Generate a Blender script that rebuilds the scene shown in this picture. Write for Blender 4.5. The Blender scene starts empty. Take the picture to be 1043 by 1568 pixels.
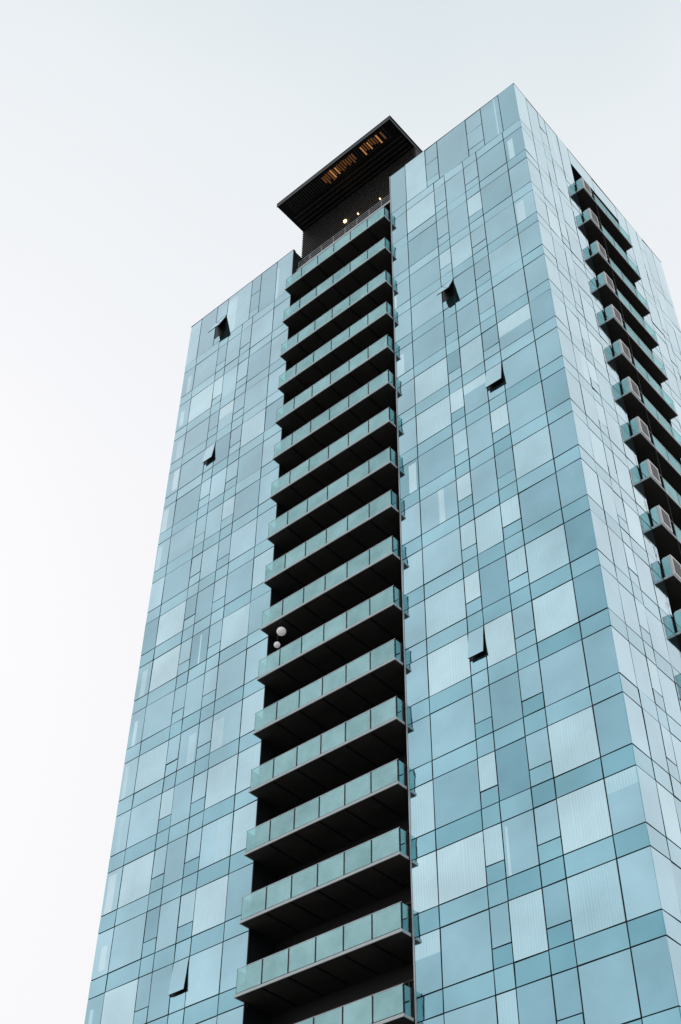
import bpy, math, random
from mathutils import Matrix, Vector
random.seed(23)
sc = bpy.context.scene
CZ = 1.6

# ---------------------------------------------------------------- materials
def new_mat(name):
    m = bpy.data.materials.new(name); m.use_nodes = True
    nt = m.node_tree; nt.nodes.clear()
    out = nt.nodes.new('ShaderNodeOutputMaterial')
    return m, nt, out

def simple(name, col, rough=0.7, metal=0.0, noise=0.25, scale=3.0, emis=None, estr=0):
    m, nt, out = new_mat(name)
    p = nt.nodes.new('ShaderNodeBsdfPrincipled')
    tc = nt.nodes.new('ShaderNodeTexCoord')
    n = nt.nodes.new('ShaderNodeTexNoise'); n.inputs['Scale'].default_value = scale; n.inputs['Detail'].default_value = 6
    nt.links.new(tc.outputs['Object'], n.inputs['Vector'])
    mix = nt.nodes.new('ShaderNodeMix'); mix.data_type = 'RGBA'
    mix.inputs[6].default_value = (*[c*(1-noise) for c in col], 1)
    mix.inputs[7].default_value = (*[min(1, c*(1+noise)) for c in col], 1)
    nt.links.new(n.outputs['Fac'], mix.inputs[0])
    nt.links.new(mix.outputs[2], p.inputs['Base Color'])
    p.inputs['Roughness'].default_value = rough; p.inputs['Metallic'].default_value = metal
    if emis:
        p.inputs['Emission Color'].default_value = (*emis, 1); p.inputs['Emission Strength'].default_value = estr
    nt.links.new(p.outputs[0], out.inputs[0])
    return m

def facade_glass(name, lo, hi, stripes=0.0, rough=0.03):
    m, nt, out = new_mat(name); N = nt.nodes.new; L = nt.links.new
    tc = N('ShaderNodeTexCoord')
    at = N('ShaderNodeAttribute'); at.attribute_name = 'rnd'
    mix = N('ShaderNodeMix'); mix.data_type = 'RGBA'
    mix.inputs[6].default_value = (*lo, 1); mix.inputs[7].default_value = (*hi, 1)
    L(at.outputs['Fac'], mix.inputs[0])
    n = N('ShaderNodeTexNoise'); n.inputs['Scale'].default_value = 0.3; n.inputs['Detail'].default_value = 4
    L(tc.outputs['Object'], n.inputs['Vector'])
    mr = N('ShaderNodeMapRange'); mr.inputs['From Min'].default_value = .3; mr.inputs['From Max'].default_value = .7
    mr.inputs['To Min'].default_value = .82; mr.inputs['To Max'].default_value = 1.12
    L(n.outputs['Fac'], mr.inputs['Value'])
    mul = N('ShaderNodeVectorMath'); mul.operation = 'SCALE'
    L(mix.outputs[2], mul.inputs[0]); L(mr.outputs[0], mul.inputs['Scale'])
    col = mul.outputs[0]
    if stripes:
        sx = N('ShaderNodeSeparateXYZ'); L(tc.outputs['Object'], sx.inputs[0])
        ad = N('ShaderNodeMath'); ad.operation = 'ADD'; L(sx.outputs['X'], ad.inputs[0]); L(sx.outputs['Y'], ad.inputs[1])
        n2 = N('ShaderNodeTexNoise'); n2.noise_dimensions = '1D'; n2.inputs['Scale'].default_value = 1.2
        L(ad.outputs[0], n2.inputs['W'])
        ma = N('ShaderNodeMath'); ma.operation = 'MULTIPLY_ADD'; L(ad.outputs[0], ma.inputs[0]); ma.inputs[1].default_value = 58.0
        sc2 = N('ShaderNodeMath'); sc2.operation = 'MULTIPLY'; L(n2.outputs['Fac'], sc2.inputs[0]); sc2.inputs[1].default_value = 20
        L(sc2.outputs[0], ma.inputs[2])
        sn = N('ShaderNodeMath'); sn.operation = 'SINE'; L(ma.outputs[0], sn.inputs[0])
        mr2 = N('ShaderNodeMapRange'); mr2.inputs['From Min'].default_value = -1; mr2.inputs['From Max'].default_value = 1
        mr2.inputs['To Min'].default_value = 1 - stripes; mr2.inputs['To Max'].default_value = 1 + stripes*.4
        L(sn.outputs[0], mr2.inputs['Value'])
        mu2 = N('ShaderNodeVectorMath'); mu2.operation = 'SCALE'; L(col, mu2.inputs[0]); L(mr2.outputs[0], mu2.inputs['Scale'])
        col = mu2.outputs[0]
    p = N('ShaderNodeBsdfPrincipled'); p.inputs['Metallic'].default_value = .93; p.inputs['Roughness'].default_value = rough
    L(col, p.inputs['Base Color'])
    nb = N('ShaderNodeTexNoise'); nb.inputs['Scale'].default_value = .8; L(tc.outputs['Object'], nb.inputs['Vector'])
    bp = N('ShaderNodeBump'); bp.inputs['Strength'].default_value = .25; bp.inputs['Distance'].default_value = .12
    L(nb.outputs['Fac'], bp.inputs['Height']); L(bp.outputs[0], p.inputs['Normal'])
    g = N('ShaderNodeBsdfGlossy'); g.inputs['Color'].default_value = (.86, .95, .98, 1); g.inputs['Roughness'].default_value = .03
    lw = N('ShaderNodeLayerWeight'); lw.inputs['Blend'].default_value = .5
    pw = N('ShaderNodeMath'); pw.operation = 'POWER'; L(lw.outputs['Facing'], pw.inputs[0]); pw.inputs[1].default_value = 2.7
    ms = N('ShaderNodeMixShader'); L(pw.outputs[0], ms.inputs[0]); L(p.outputs[0], ms.inputs[1]); L(g.outputs[0], ms.inputs[2])
    L(ms.outputs[0], out.inputs[0])
    return m

M_VIS = facade_glass('vision_glass', (.16, .37, .45), (.42, .67, .76))
M_SPN = facade_glass('spandrel_glass', (.18, .42, .50), (.33, .60, .69), rough=.06)
M_CUR = facade_glass('curtained_glass', (.40, .65, .73), (.54, .77, .83), stripes=.07)
M_LIT = facade_glass('corner_glass_painted_sky', (.42, .66, .74), (.64, .82, .87))  # opaque; sky showing through the corner is painted as a lighter tint
M_JNT = simple('joint_dark_gasket', (.010, .014, .016), .6)
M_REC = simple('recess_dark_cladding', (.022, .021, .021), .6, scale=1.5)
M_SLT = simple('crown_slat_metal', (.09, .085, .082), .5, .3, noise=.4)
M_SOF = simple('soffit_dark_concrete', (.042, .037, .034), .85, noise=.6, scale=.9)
M_EDG = simple('slab_edge_aluminium', (.54, .60, .61), .45, .2, noise=.12)
M_TRM = simple('light_metal_trim', (.55, .58, .60), .4, .3, noise=.08)
M_BLK = simple('black_metal_and_dark_opening', (.012, .012, .014), .4, .4)
M_ROOF = simple('roof_membrane', (.2, .2, .2), .9)
M_BOX = simple('pale_unit_casing', (.78, .80, .81), .5, noise=.06)
M_WOOD = simple('lit_wood_soffit', (.16, .07, .03), .5, noise=.7, scale=6, emis=(1, .36, .1), estr=.12)  # light falling on the wood is put in as slight emission
M_GLOW = simple('warm_lamp', (.9, .7, .4), .5, emis=(1, .62, .28), estr=5)
M_GLINT = simple('painted_wood_glint', (.9, .5, .2), .5, emis=(1, .42, .12), estr=.40)  # orange glints on the soffit strips, painted as emission
M_PAPER = simple('paper_lantern', (.75, .76, .76), .8, noise=.05, emis=(1, 1, 1), estr=.2)

def rail_glass():
    m, nt, out = new_mat('railing_glass'); N = nt.nodes.new; L = nt.links.new
    t = N('ShaderNodeBsdfTransparent'); t.inputs[0].default_value = (.64, .86, .85, 1)
    tc = N('ShaderNodeTexCoord'); n = N('ShaderNodeTexNoise'); n.inputs['Scale'].default_value = 1.1; n.inputs['Detail'].default_value = 5
    L(tc.outputs['Object'], n.inputs['Vector'])
    at = N('ShaderNodeAttribute'); at.attribute_name = 'rnd'
    av = N('ShaderNodeMath'); av.operation = 'MULTIPLY_ADD'; L(n.outputs['Fac'], av.inputs[0]); av.inputs[1].default_value = 1.5
    hv = N('ShaderNodeMath'); hv.operation = 'MULTIPLY_ADD'; L(at.outputs['Fac'], hv.inputs[0]); hv.inputs[1].default_value = .4; hv.inputs[2].default_value = -.4
    L(hv.outputs[0], av.inputs[2])
    mr = N('ShaderNodeMapRange'); mr.inputs['To Min'].default_value = .34; mr.inputs['To Max'].default_value = .62
    L(av.outputs[0], mr.inputs['Value'])
    g = N('ShaderNodeBsdfGlossy'); g.inputs['Color'].default_value = (.50, .77, .79, 1); g.inputs['Roughness'].default_value = .02
    s = N('ShaderNodeMixShader'); L(mr.outputs[0], s.inputs[0])
    L(t.outputs[0], s.inputs[1]); L(g.outputs[0], s.inputs[2]); L(s.outputs[0], out.inputs[0])
    return m
M_RAIL = rail_glass()

# ---------------------------------------------------------------- mesh collector
class Coll:
    def __init__(s, name, mats):
        s.name = name; s.mats = mats; s.v = []; s.f = []; s.mi = []; s.r = []
    def quadbox(s, pts, mat, rnd=.5):
        b = len(s.v); s.v += [tuple(p) for p in pts]
        c = sum((Vector(p) for p in pts), Vector())/8
        for q in ((0,1,2,3),(4,5,6,7),(0,1,5,4),(1,2,6,5),(2,3,7,6),(3,0,4,7)):
            P = [Vector(pts[i]) for i in q]
            nrm = (P[1]-P[0]).cross(P[2]-P[0])
            if nrm.dot((P[0]+P[2])/2 - c) < 0: q = q[::-1]
            s.f.append([b+i for i in q]); s.mi.append(s.mats.index(mat)); s.r.append(rnd)
    def box(s, x0, x1, y0, y1, z0, z1, mat, rnd=.5):
        s.quadbox([(x0,y0,z0),(x1,y0,z0),(x1,y0,z1),(x0,y0,z1),(x0,y1,z0),(x1,y1,z0),(x1,y1,z1),(x0,y1,z1)], mat, rnd)
    def make(s, parent=None):
        me = bpy.data.meshes.new(s.name); me.from_pydata(s.v, [], s.f)
        for m in s.mats: me.materials.append(m)
        me.polygons.foreach_set('material_index', s.mi)
        a = me.attributes.new('rnd', 'FLOAT', 'FACE'); a.data.foreach_set('value', s.r)
        me.update()
        o = bpy.data.objects.new(s.name, me); sc.collection.objects.link(o)
        if parent: o.parent = parent
        return o

tower = bpy.data.objects.new('glass_skyscraper', None); sc.collection.objects.link(tower)

# ---------------------------------------------------------------- levels
TOP = 77.26 + CZ
FH = 3.2
lev = [72.6, 69.0, 65.4]
z = 65.4 - FH
while z + CZ > 2.0:
    lev.append(z); z -= FH
lev = [l + CZ for l in lev]
SP = .9
GAP = .027
BASE = .35

def maps(kind):
    if kind == 'S': return lambda u, d, z: (u, -d, z)
    if kind == 'E': return lambda u, d, z: (d, u, z)
    if kind == 'W': return lambda u, d, z: (-29.2 - d, u, z)
    if kind == 'N': return lambda u, d, z: (u, 17.7 + d, z)

fac = Coll('curtain_wall_panels', [M_VIS, M_SPN, M_CUR, M_LIT, M_JNT, M_BLK])
def panel(mp, u0, u1, z0, z1, mat, rnd, d0=-.05, tilt=True):
    u0, u1 = min(u0, u1), max(u0, u1)
    u0 += GAP; u1 -= GAP; z0 += GAP; z1 -= GAP
    if u1 - u0 < .03 or z1 - z0 < .03: return
    t = [random.uniform(-.012, .012) for _ in range(3)] if tilt else [0]*3
    c = [t[0], t[1], t[2], t[0]+t[2]-t[1]]
    fac.quadbox([mp(u0,d0,z0), mp(u1,d0,z0), mp(u1,d0,z1), mp(u0,d0,z1),
                 mp(u0,c[0],z0), mp(u1,c[1],z0), mp(u1,c[2],z1), mp(u0,c[3],z1)], mat, rnd)

def split_panel(mp, u0, u1, z0, z1, rnd, a, b, za, zb, mat2, rnd2):
    u0, u1 = min(u0, u1), max(u0, u1)
    U0, U1, Z0, Z1 = u0+GAP, u1-GAP, z0+GAP, z1-GAP
    A = U0+(U1-U0)*a; B = U0+(U1-U0)*b; C = Z0+(Z1-Z0)*za; D = Z0+(Z1-Z0)*zb
    def pc(a0, a1, c0, c1, m, r):
        if a1-a0 < .01 or c1-c0 < .01: return
        fac.quadbox([mp(a0,-.05,c0), mp(a1,-.05,c0), mp(a1,-.05,c1), mp(a0,-.05,c1),
                     mp(a0,0,c0), mp(a1,0,c0), mp(a1,0,c1), mp(a0,0,c1)], m, r)
    pc(U0, A, Z0, Z1, M_VIS, rnd); pc(B, U1, Z0, Z1, M_VIS, rnd)
    pc(A, B, Z0, C, M_VIS, rnd); pc(A, B, D, Z1, M_VIS, rnd)
    pc(A, B, C, D, mat2, rnd2)

def open_window(mp, u0, u1, z0, z1, ang):
    u0, u1 = min(u0, u1)+.03, max(u0, u1)-.03
    z0 += .03; z1 -= .03
    fac.quadbox([mp(u0,-.045,z0), mp(u1,-.045,z0), mp(u1,-.045,z1), mp(u0,-.045,z1),
                 mp(u0,-.03,z0), mp(u1,-.03,z0), mp(u1,-.03,z1), mp(u0,-.03,z1)], M_BLK, .5)  # black sheet painted in for the unlit opening behind the sash
    h = z1-z0; ca, sa = math.cos(ang), math.sin(ang)
    def bar(a0, a1, h0, h1, t0, t1, mat, r=.5):
        def P(u, hh, t):
            return mp(u, -.01 + hh*sa + t*ca, z1 - hh*ca + t*sa)
        fac.quadbox([P(a0,h0,t0),P(a1,h0,t0),P(a1,h1,t0),P(a0,h1,t0),P(a0,h0,t1),P(a1,h0,t1),P(a1,h1,t1),P(a0,h1,t1)], mat, r)
    bar(u0, u1, 0, h, .0, .02, M_VIS, .7)
    bar(u0, u0+.04, 0, h, -.03, -.002, M_BLK); bar(u1-.04, u1, 0, h, -.03, -.002, M_BLK)
    bar(u0+.04, u1-.04, h-.05, h, -.03, -.002, M_BLK)
    bar(u0+.04, u1-.04, 0, h-.05, -.012, -.002, M_BLK)

OPEN = {('L','top'):.34, ('L',59.0,-25.75):.13, ('R',59.0,-5.84):.38, ('R',49.4,-3.37):.15, ('R',33.4,-5.84):.13, ('L',23.8,-23.5):.10}
def facade(kind, wing, cols, ops, topcols=None, topops=None, litcols=(), litp=.75, curtain=.2, skip=None, mean=.45):
    mp = maps(kind)
    for li in range(0, len(lev)):
        if li == 0:
            lo, hi = lev[0], TOP; cs = topcols or cols; op = topops or ops; sp0 = hi
        else:
            lo, hi = lev[li], lev[li-1]; cs = cols; op = ops; sp0 = hi - SP
        for c in range(len(cs)-1):
            a, b = cs[c], cs[c+1]
            if skip and skip((a+b)/2, lo): continue
            mm = mean - .18 + .26*min(1, li/14)  # sky reflection brightness by facade and floor, painted into the panel tint
            r = min(1, max(0, random.gauss(mm, .20)))
            if sp0 < hi: panel(mp, a, b, sp0, hi, M_SPN, min(1, max(0, random.gauss(.5, .25))))
            if c in op:
                if li == 0: z1, z2 = lo+.75, lo+2.7
                else: z1, z2 = lo+.75, sp0
                panel(mp, a, b, lo, z1, M_SPN, random.random())
                key = (wing, 'top') if li == 0 and wing == 'L' and c == op[0] else None
                ang = OPEN.get(key) if key else None
                for k, v in OPEN.items():
                    if len(k) == 3 and k[0] == wing and abs(k[1]+CZ-lo) < .3 and min(abs(k[2]-a), abs(k[2]-b)) < .01 and abs(b-a) < 1.1: ang = v
                if kind == 'S' and ang: open_window(mp, a, b, z1, z2, ang)
                elif random.random() < .25: panel(mp, a, b, z1, z2, M_CUR, random.random())
                else: panel(mp, a, b, z1, z2, M_VIS, r)
                if li == 0: panel(mp, a, b, z2, hi, M_VIS, r)
            else:
                q = random.random()
                cq = curtain * (0.30 if li < 5 else 1.0)
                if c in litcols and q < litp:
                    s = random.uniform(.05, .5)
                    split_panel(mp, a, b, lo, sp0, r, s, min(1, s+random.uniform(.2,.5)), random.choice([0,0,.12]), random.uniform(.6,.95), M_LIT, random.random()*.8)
                elif q < cq: panel(mp, a, b, lo, sp0, M_CUR, random.random())
                elif q < cq + .07:
                    s = random.choice([0, .08, .5, .72])
                    split_panel(mp, a, b, lo, sp0, r, s, min(1, s+random.choice([.08,.15,.4])), 0, random.choice([.8, .9, 1]), M_CUR, random.random())
                elif q < cq + .10:
                    split_panel(mp, a, b, lo, sp0, r, .0, 1, random.uniform(.4,.7), 1, M_CUR, random.random())
                else: panel(mp, a, b, lo, sp0, M_VIS, r)
    for c in range(len(cols)-1):
        if skip and skip((cols[c]+cols[c+1])/2, 0): continue
        panel(mp, cols[c], cols[c+1], BASE, lev[-1], M_VIS, .2)

LC = [-29.2,-28.0,-25.75,-24.85,-23.5,-22.5,-20.45,-18.9]
LT = [-29.2,-28.05,-26.4,-25.3,-22.9,-22.0,-20.46,-18.9]
RC = [-10.15,-8.92,-6.69,-5.84,-4.39,-3.37,-1.33,0]
RT = [-10.15,-8.86,-7.19,-6.2,-3.86,-2.65,-1.24,0]
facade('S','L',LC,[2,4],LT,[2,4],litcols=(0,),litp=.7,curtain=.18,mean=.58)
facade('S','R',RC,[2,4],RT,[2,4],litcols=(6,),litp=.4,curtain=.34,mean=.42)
E0, E1 = 6.0, 11.7
EC = [0,1.3,2.55,3.35,4.75,E0,8.85,E1,12.95,14.35,15.15,16.4,17.7]
RH = 75.4 + CZ
facade('E','E',EC,[2,9],skip=lambda u,zz: E0 < u < E1,curtain=.12,mean=.65)
WC = [0,1.3,3.4,4.3,6.3,8.85,11.4,13.4,14.3,16.4,17.7]
facade('W','W',WC,[2,7])
NC = [-29.2,-28.0,-25.75,-24.85,-23.5,-22.5,-20.45,-18.9,-16.7,-14.5,-12.3,-10.15,-8.92,-6.69,-5.84,-4.39,-3.37,-1.33,0]
facade('N','N',NC,[2,4,13,15])
mpE = maps('E')
panel(mpE, E0, 8.85, RH, TOP, M_VIS, .5); panel(mpE, 8.85, E1, RH, TOP, M_VIS, .4)
fac.make(tower)

# ---------------------------------------------------------------- core
core = Coll('tower_structure', [M_JNT, M_REC, M_ROOF, M_TRM, M_SOF])
RT_Z = TOP - 1.0
core.box(-29.155,-18.94,.045,17.655,0,RT_Z,M_JNT)
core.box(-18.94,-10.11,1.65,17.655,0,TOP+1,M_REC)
core.box(-10.11,-1.7,.045,17.655,0,RT_Z,M_JNT)
core.box(-1.7,-.045,.045,E0-.02,0,RT_Z,M_JNT)
core.box(-1.7,-.045,E1+.02,17.655,0,RT_Z,M_JNT)
core.box(-1.7,-.045,E0-.02,E1+.02,RH,RT_Z,M_JNT)
for a in ((-29.155,-18.94,.045,.2),(-10.11,-.045,.045,.2),(-29.155,-.045,17.5,17.655),(-29.155,-29.0,.2,17.5),(-.2,-.045,.2,17.5),(-19.09,-18.94,.2,1.65),(-10.11,-9.96,.2,1.65)):
    core.box(*a, RT_Z, TOP-.03, M_JNT)
for a in ((-29.21,-18.9,-.01,.22),(-10.15,.01,-.01,.22),(-29.21,.01,17.5,17.71)):
    core.box(*a, TOP-.02, TOP+.02, M_JNT)
core.box(-29.21,-28.98,.22,17.5,TOP-.02,TOP+.02,M_JNT)
core.box(-.22,.01,.22,17.5,TOP-.02,TOP+.02,M_JNT)
core.box(-10.18,-10.13,-.03,.05,BASE,TOP-.02,M_TRM)
core.box(-18.93,-18.88,-.02,.05,BASE,TOP-.02,M_JNT)
core.make(tower)

# crown
cr = Coll('crown_plant_room', [M_REC, M_BLK, M_SOF, M_TRM, M_WOOD, M_GLOW, M_GLINT, M_SLT, M_EDG])
CB = 82.1 + CZ
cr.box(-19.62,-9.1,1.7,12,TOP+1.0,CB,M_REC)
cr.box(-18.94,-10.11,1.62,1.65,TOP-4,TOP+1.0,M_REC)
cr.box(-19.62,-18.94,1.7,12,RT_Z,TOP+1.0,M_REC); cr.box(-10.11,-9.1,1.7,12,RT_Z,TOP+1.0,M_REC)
zz = TOP-1.3
while zz < CB-.1:
    x0, x1 = (-19.64,-9.08) if zz > TOP+1 else (-18.9,-10.15)
    cr.box(x0,x1,1.5,1.61 if zz<TOP+1 else 1.69,zz,zz+.06,M_SLT); zz += .26
cr.box(-19.65,-9.07,-1.2,13,CB,CB+.34,M_BLK)
cr.box(-19.69,-9.03,-1.24,-1.2,CB-.04,CB+.38,M_BLK)
cr.box(-19.71,-9.01,-1.26,13.02,CB+.38,CB+.41,M_BLK)
x = -18.9
while x < -9.8:
    lit = (-12.2 < x < -10.3) or (-15.9 < x < -12.9)
    cr.box(x,x+.05,-1.08,-.05,CB-.07,CB-.003,M_SLT)
    if lit and random.random() < .93:
        y0 = -1.0+random.uniform(0,.12)
        cr.box(x+.06,x+.06+random.uniform(.05,.10),y0,y0+random.uniform(.45,.78),CB-.05,CB-.004,random.choice([M_WOOD,M_WOOD,M_WOOD,M_GLINT]))
    x += .2
for yy in (.25,.6,.95,1.3):
    cr.box(-19.4,-9.3,yy,yy+.08,CB-.05,CB-.003,M_SLT)
tz = 74.85 + CZ
cr.box(-18.85,-10.2,.35,1.618,tz,tz+.16,M_SOF)
cr.box(-18.85,-10.2,.31,.35,tz-.01,tz+.17,M_EDG)
for k in range(4):
    cr.box(-18.8,-10.2,.40,.43,tz+.38+k*.24,tz+.41+k*.24,M_TRM)
for k in range(9):
    cr.box(-18.8+k*1.07,-18.76+k*1.07,.43,.47,tz+.16,tz+1.16,M_TRM)
for lx, lz, s in ((-15.4, 79.0, .10), (-12.2,78.5,.03), (-14.2,78.7,.03)):
    cr.box(lx-s,lx+s,1.38,1.495,lz+CZ-s,lz+CZ+s,M_GLOW)
cr.make(tower)

# ---------------------------------------------------------------- balconies
bal = Coll('balconies', [M_SOF, M_EDG, M_RAIL, M_BLK, M_TRM, M_BOX, M_REC, M_SLT])
RR = random.random
def balcony_S(l):
    x0, x1, y0 = -18.93, -10.24, -.60
    rz = l + .38; zb = l - .82; zt = zb + .11
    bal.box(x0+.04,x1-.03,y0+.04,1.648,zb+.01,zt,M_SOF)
    bal.box(x0,x1,y0,y0+.04,zb,zt+.01,M_EDG)
    bal.box(x0,x0+.04,y0+.04,-.03,zb,zt+.01,M_EDG)
    bal.box(x1-.03,x1,y0+.04,-.03,zb,zt+.01,M_EDG)
    n = 6; w = (x1-x0-.06)/n
    for i in range(n):
        a = x0+.03+i*w
        bal.box(a+.035,a+w-.035,y0+.05,y0+.065,zt+.07,rz,M_RAIL,RR())
        if i: bal.box(a-.03,a+.03,y0+.04,y0+.11,zt,rz-.01,M_BLK)
        # shallow downstand ribs / joints of the soffit panels
        if i: bal.box(a-.02,a+.02,y0+.1,1.5,zb-.03,zb+.009,M_BLK)
    bal.box(x0+.02,x1-.02,y0+.045,y0+.07,rz,rz+.022,M_TRM)
    for xx in (x0+.03, x1-.045):
        bal.box(xx,xx+.015,y0+.1,-.06,zt+.04,rz,M_RAIL,RR())
        bal.box(xx-.01,xx+.03,-.06,-.03,zt,rz+.02,M_BLK)
        bal.box(xx-.01,xx+.03,y0+.075,y0+.11,zt,rz,M_BLK)
def balcony_E(l):
    y0, y1, x1 = 5.96, 11.72, .5
    rz = l + .38; zb = l - .82; zt = zb+.11
    bal.box(-1.69,x1-.04,y0+.06,y1-.06,zb+.01,zt,M_SOF)
    bal.box(x1-.04,x1,y0,y1,zb,zt+.01,M_EDG)
    bal.box(.01,x1-.04,y0,y0+.04,zb,zt+.01,M_EDG)
    bal.box(.01,x1-.04,y1-.04,y1,zb,zt+.01,M_EDG)
    n = 4; w = (y1-y0-.06)/n
    for i in range(n):
        a = y0+.03+i*w
        if i: bal.box(x1-.11,x1-.045,a-.02,a+.02,zt,rz-.01,M_BLK)
        if i: bal.box(x1-.065,x1-.05,a+.03,a+w-.03,zt+.04,rz,M_RAIL,RR())
    bal.box(x1-.07,x1-.045,y0+1.0,y1-.02,rz,rz+.018,M_TRM)
    for yy in (y0+.03, y1-.045):
        bal.box(.08,x1-.1,yy,yy+.015,zt+.04,rz,M_RAIL,RR())
        bal.box(.04,.08,yy-.01,yy+.03,zt,rz,M_BLK)
    # pale equipment casing set into the guard line at the near end
    bx0, bx1, by0, by1, bz0, bz1 = .12, x1+.03, y0+.06, y0+.98, zt+.02, rz+.10
    by0 = y0+.08
    bal.box(bx0,bx1,by0,by1,bz0,bz1,M_BOX)
    bal.box(bx1+.002,bx1+.012,by0+.14,by1-.12,bz0+.16,bz1-.14,M_SLT)
for l in lev[:-1]:
    balcony_S(l); balcony_E(l)
bal.box(.56,.575,7.15,7.165,10,72.5+CZ,M_BLK)
bal.make(tower)

dr = Coll('recess_doors', [M_BLK, M_REC, M_SOF, M_SLT])
for l in lev[:-1]:
    zf = l-.82+.14
    for i in range(5):
        xx = -18.7 + i*1.75
        dr.box(xx,xx+.06,1.58,1.648,zf,zf+2.3,M_SLT)
    dr.box(-18.7,-10.3,1.56,1.647,zf+2.3,zf+2.4,M_SLT)
dr.make(tower)

def smooth(o):
    for p in o.data.polygons: p.use_smooth = True
lan = bpy.data.objects.new('hanging_paper_lantern', None); sc.collection.objects.link(lan)
LX, LY, LZ = -17.75, -.25, 41.66+CZ
bpy.ops.mesh.primitive_uv_sphere_add(segments=32, ring_count=20, radius=.24, location=(LX,LY,LZ)); o = bpy.context.object
o.name='shade'; o.scale=(1,1,.92); smooth(o); o.data.materials.append(M_PAPER); o.parent=lan
bpy.ops.mesh.primitive_cylinder_add(radius=.012, depth=.5, location=(LX,LY,LZ+.42)); o=bpy.context.object; o.name='cord'; o.data.materials.append(M_BLK); o.parent=lan
bpy.ops.mesh.primitive_uv_sphere_add(segments=24, ring_count=16, radius=.16, location=(LX-.15,LY-.1,LZ-.85)); o=bpy.context.object
o.name='lower_shade'; smooth(o); o.data.materials.append(M_PAPER); o.parent=lan
bpy.ops.mesh.primitive_cylinder_add(radius=.01, depth=1.3, location=(LX-.15,LY-.1,LZ-.05)); o=bpy.context.object; o.name='lower_cord'; o.data.materials.append(M_BLK); o.parent=lan

# ---------------------------------------------------------------- ground
M_ASP = simple('asphalt', (.05,.05,.052), .9, noise=.3, scale=8)
M_PAV = simple('paving', (.3,.29,.28), .85, noise=.15, scale=2)
M_GRD = simple('ground_mat', (.12,.12,.115), .95, scale=.05)
M_WHT = simple('road_paint', (.75,.75,.72), .7, noise=.1)
def mk(name, boxes, mat):
    c = Coll(name, [mat]); [c.box(*b, mat) for b in boxes]; return c.make()
g = Coll('ground', [M_GRD]); g.v=[(-1500,-1500,-.14),(1500,-1500,-.14),(1500,1500,-.14),(-1500,1500,-.14)]; g.f=[[0,1,2,3]]; g.mi=[0]; g.r=[.5]; g.make()
mk('road', [(-1400,1400,-28,-16,-.137,-.13)], M_ASP)
mk('pavement', [(-60,30,-16,40,-.13,0),(-60,30,-42,-28,-.13,0)], M_PAV)
mk('road_marking', [(-200+i*6,-197+i*6,-22.07,-21.93,-.13,-.126) for i in range(66)], M_WHT)

# ---------------------------------------------------------------- world
w = bpy.data.worlds.new('World'); sc.world = w; w.use_nodes = True
nt = w.node_tree; nt.nodes.clear(); N = nt.nodes.new; L = nt.links.new
out = N('ShaderNodeOutputWorld'); bg = N('ShaderNodeBackground'); bg.inputs[1].default_value = .1
sky = N('ShaderNodeTexSky'); sky.sky_type='NISHITA'; sky.sun_disc=False
SE, SA = math.radians(38), math.radians(-75)
sky.sun_elevation = SE; sky.sun_rotation = SA; sky.dust_density=3; sky.air_density=1
tc = N('ShaderNodeTexCoord'); sx = N('ShaderNodeSeparateXYZ'); L(tc.outputs['Generated'], sx.inputs[0])
m1 = N('ShaderNodeMath'); m1.operation='MULTIPLY_ADD'; L(sx.outputs['X'], m1.inputs[0]); m1.inputs[1].default_value=.05; L(sx.outputs['Z'], m1.inputs[2])
nz = N('ShaderNodeTexNoise'); nz.inputs['Scale'].default_value=2.6; nz.inputs['Detail'].default_value=3; L(tc.outputs['Generated'], nz.inputs['Vector'])
m2 = N('ShaderNodeMath'); m2.operation='MULTIPLY_ADD'; L(nz.outputs['Fac'], m2.inputs[0]); m2.inputs[1].default_value=.12; L(m1.outputs[0], m2.inputs[2])
rp = N('ShaderNodeValToRGB'); L(m2.outputs[0], rp.inputs[0])
e = rp.color_ramp.elements
e[0].position=.35; e[0].color=(.91,.90,.925,1)
e[1].position=1.0; e[1].color=(.67,.76,.80,1)
a = e.new(.74); a.color=(.89,.895,.925,1)
a = e.new(.92); a.color=(.825,.865,.895,1)
sc10 = N('ShaderNodeVectorMath'); sc10.operation='SCALE'; sc10.inputs['Scale'].default_value=10.3; L(rp.outputs[0], sc10.inputs[0])
mx = N('ShaderNodeMix'); mx.data_type='RGBA'; mx.inputs[0].default_value=.965
L(sky.outputs[0], mx.inputs[6]); L(sc10.outputs[0], mx.inputs[7]); L(mx.outputs[2], bg.inputs[0]); L(bg.outputs[0], out.inputs[0])

sl = bpy.data.lights.new('sun','SUN'); sl.energy=.8; sl.angle=math.radians(14); sl.color=(1,.96,.9)
so = bpy.data.objects.new('sun', sl); sc.collection.objects.link(so)
d = Vector((math.sin(SA)*math.cos(SE), math.cos(SA)*math.cos(SE), math.sin(SE)))
so.rotation_euler = d.to_track_quat('Z','Y').to_euler()

# ---------------------------------------------------------------- camera
X = Vector((3171,1943,1977)).normalized(); U = Vector((30.5,1962,-1977)).normalized(); Y = U.cross(X).normalized(); X = Y.cross(U)
cam = bpy.data.cameras.new('camera'); co = bpy.data.objects.new('camera', cam); sc.collection.objects.link(co)
R = Matrix(((X.x,X.y,X.z),(Y.x,Y.y,Y.z),(U.x,U.y,U.z))).to_4x4()
co.matrix_world = Matrix.Translation((17.6,-35.5,CZ)) @ R
cam.sensor_fit='VERTICAL'; cam.sensor_height=36; cam.lens=36*1977/1568; cam.clip_end=5000
sc.camera = co
sc.view_settings.view_transform='Standard'; sc.view_settings.look='None'; sc.view_settings.exposure=0
